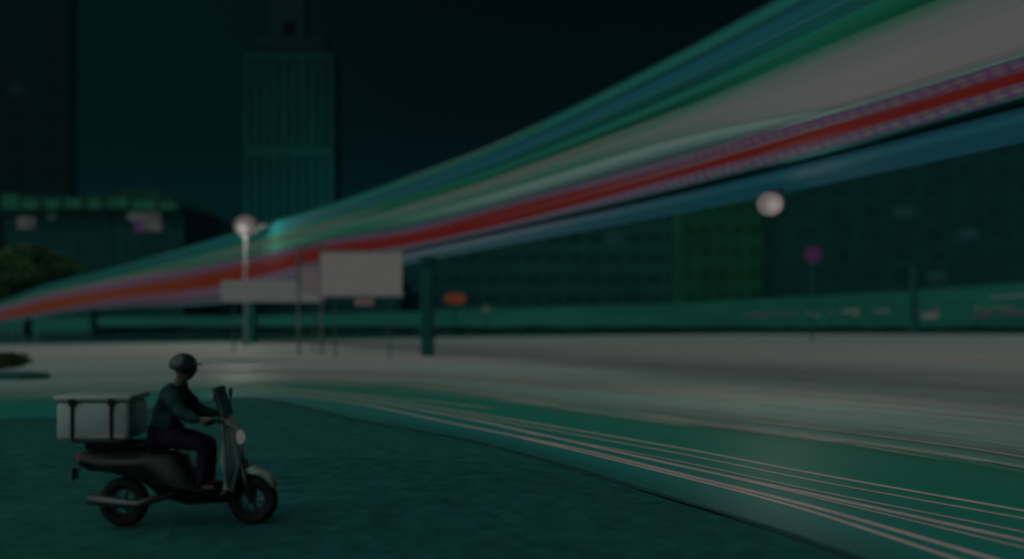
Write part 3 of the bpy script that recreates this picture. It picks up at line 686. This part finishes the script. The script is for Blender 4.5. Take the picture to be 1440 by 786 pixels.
def skinned(name, verts, edges, rads, m, parent, sub=2, crease=0):
    sub += 1 if crease else 0
    me = bpy.data.meshes.new(name); me.from_pydata([Vector(v) for v in verts], edges, []); o = bpy.data.objects.new(name, me); C.objects.link(o)
    sk = o.modifiers.new('s', 'SKIN'); sk.use_smooth_shade = True
    if not me.skin_vertices: me.attributes.new
    for i, r_ in enumerate(rads):
        me.skin_vertices[0].data[i].radius = r_ if hasattr(r_, '__len__') else (r_, r_)
    me.skin_vertices[0].data[0].use_root = True
    ss = o.modifiers.new('u', 'SUBSURF'); ss.levels = sub; ss.render_levels = sub
    dg = bpy.context.evaluated_depsgraph_get(); new = bpy.data.meshes.new_from_object(o.evaluated_get(dg))
    o.modifiers.clear(); o.data = new; o.data.materials.clear(); o.data.materials.append(m); o.parent = parent
    for p_ in o.data.polygons: p_.use_smooth = True
    if crease:
        for v in o.data.vertices:
            q = v.co; f = noise.noise(Vector((q.x*9, q.y*7, q.z*22)))+.5*noise.noise(q*34)
            v.co += v.normal*f*crease
    return o
per = thing('person', 'rider in a dark jacket, purple trousers and dark helmet, sitting on the scooter', 'person', (SX+.14, SY, .1), math.radians(4))
skinm = mat('skin', (.22,.15,.12), .5, .1, 10)
def jn():
    V = {'pel':(-.22,0,.90),'wa':(-.19,0,1.06),'ch':(-.12,0,1.24),'nk':(-.06,0,1.37),'nk2':(-.03,0,1.43),'hd':(-.01,0,1.52),'hd2':(-.015,0,1.60)}
    for s, k in ((1,'l'),(-1,'r')):
        V.update({'sh'+k:(-.10,.17*s,1.32),'el'+k:(.06,.27*s,1.10),'wr'+k:(.25,.31*s,1.06),'pa'+k:(.315,.315*s,1.058),
                  'hp'+k:(-.18,.09*s,.88),'kn'+k:(.22,.14*s,.80),'an'+k:(.20,.14*s,.40),'to'+k:(.34,.15*s,.365)})
    return V
V = jn()
def build(keys, links, rad, name, m, sub=2, crease=0):
    idx = {k:i for i,k in enumerate(keys)}
    return skinned(name, [V[k] for k in keys], [(idx[a],idx[b]) for a,b in links], [rad[k] for k in keys], m, per, sub, crease)
keys = ['pel','wa','ch','nk','nk2','hd','hd2']+[a+k for k in 'lr' for a in ('sh','el','wr','pa','hp','kn','an','to')]
links = [('pel','wa'),('wa','ch'),('ch','nk'),('nk','nk2'),('nk2','hd'),('hd','hd2')]
rad = {'pel':(.13,.11),'wa':(.12,.10),'ch':(.135,.11),'nk':.065,'nk2':.055,'hd':.085,'hd2':.085}
for k in 'lr':
    links += [('ch','sh'+k),('sh'+k,'el'+k),('el'+k,'wr'+k),('wr'+k,'pa'+k),('pel','hp'+k),('hp'+k,'kn'+k),('kn'+k,'an'+k),('an'+k,'to'+k)]
    rad.update({'sh'+k:.06,'el'+k:.043,'wr'+k:.028,'pa'+k:(.034,.02),'hp'+k:.088,'kn'+k:.06,'an'+k:.042,'to'+k:.035})
body = build(keys, links, rad, 'body', skinm)
# face, ears, fingers joined to the body mesh
bm = B(); bm.from_mesh(body.data)
ell(bm, (.005,0,1.535), (.098,.078,.118)); ell(bm, (.10,0,1.525), (.02,.014,.024), 10, 8); ell(bm, (.088,0,1.487), (.016,.028,.010), 10, 8)
for s in (-1,1):
    ell(bm, (.0,.078*s,1.53), (.02,.012,.032), 10, 8); ell(bm, (.084,.03*s,1.55), (.012,.014,.009), 10, 8)
    for j in range(4):
        y = s*(.285+.02*j); L_ = (.8,1,.95,.75)[j]
        tube(bm, [(.305,y,1.068),(.335,y,1.075),(.352,y,1.05),(.338,y,1.025),(.315,y,1.022+.01*(1-L_))], [.011,.0105,.0095,.009,.007], 7)
    tube(bm, [(.285,.285*s,1.055),(.30,.265*s,1.03),(.325,.262*s,1.018)], [.013,.011,.009], 7)
bm.to_mesh(body.data); bm.free()
for p_ in body.data.polygons: p_.use_smooth = True
jk = ['wa','pel','ch','nk']+[a+k for k in 'lr' for a in ('sh','el','wr')]
jl = [('wa','pel'),('wa','ch'),('ch','nk')]+sum([[('ch','sh'+k),('sh'+k,'el'+k),('el'+k,'wr'+k)] for k in 'lr'], [])
jr = {'wa':(.165,.14),'pel':(.17,.14),'ch':(.18,.145),'nk':.085}
for k in 'lr': jr.update({'sh'+k:.086,'el'+k:.064,'wr'+k:.045})
build(jk, jl, jr, 'jacket', mat('dark_jacket', (.018,.075,.068), .8, .45, 5), crease=.012)
tk = ['pel']+[a+k for k in 'lr' for a in ('hp','kn','an')]
V2 = dict(V); V['pel'] = (-.22,0,.88)
build(tk, sum([[('pel','hp'+k),('hp'+k,'kn'+k),('kn'+k,'an'+k)] for k in 'lr'], []), {'pel':(.15,.12), **{a+k: r_ for k in 'lr' for a, r_ in (('hp',.108),('kn',.076),('an',.056))}}, 'trousers', mat('purple_trousers', (.03,.018,.035), .85, .4, 6), crease=.01)
for s in (-1,1):
    bm = B(); ell(bm, (.255,.145*s,.365), (.135,.048,.04), 16, 10); ell(bm, (.19,.143*s,.41), (.05,.045,.06), 12, 8); obj('shoe', bm, mat('black_shoe', (.01,.012,.012), .6), per, True)
bm = B(); ell(bm, (-.015,0,1.565), (.135,.118,.125), 28, 18); bmesh.ops.bisect_plane(bm, geom=bm.verts[:]+bm.edges[:]+bm.faces[:], plane_co=(0,0,1.50), plane_no=(.35,0,1), clear_inner=True)
box(bm, .08, .155, -.07, .07, 1.575, 1.588, .005); obj('helmet', bm, mat('dark_helmet', (.012,.045,.042), .3, .2, spec=.45), per, True)

bm = B(); box(bm, -330, 330, -25, 420, -1.2, 160)
tag(obj('haze', bm, None), kind='stuff')
hz = bpy.data.objects['haze']; hm = bpy.data.materials.new('haze_air'); hm.use_nodes = True; n = hm.node_tree; n.nodes.remove(n.nodes['Principled BSDF'])
pv = n.nodes.new('ShaderNodeVolumePrincipled'); pv.inputs['Color'].default_value = (.12,.8,.78,1); pv.inputs['Density'].default_value = .00013
pv.inputs['Anisotropy'].default_value = .2
n.links.new(pv.outputs[0], n.nodes['Material Output'].inputs['Volume']); hz.data.materials.append(hm)
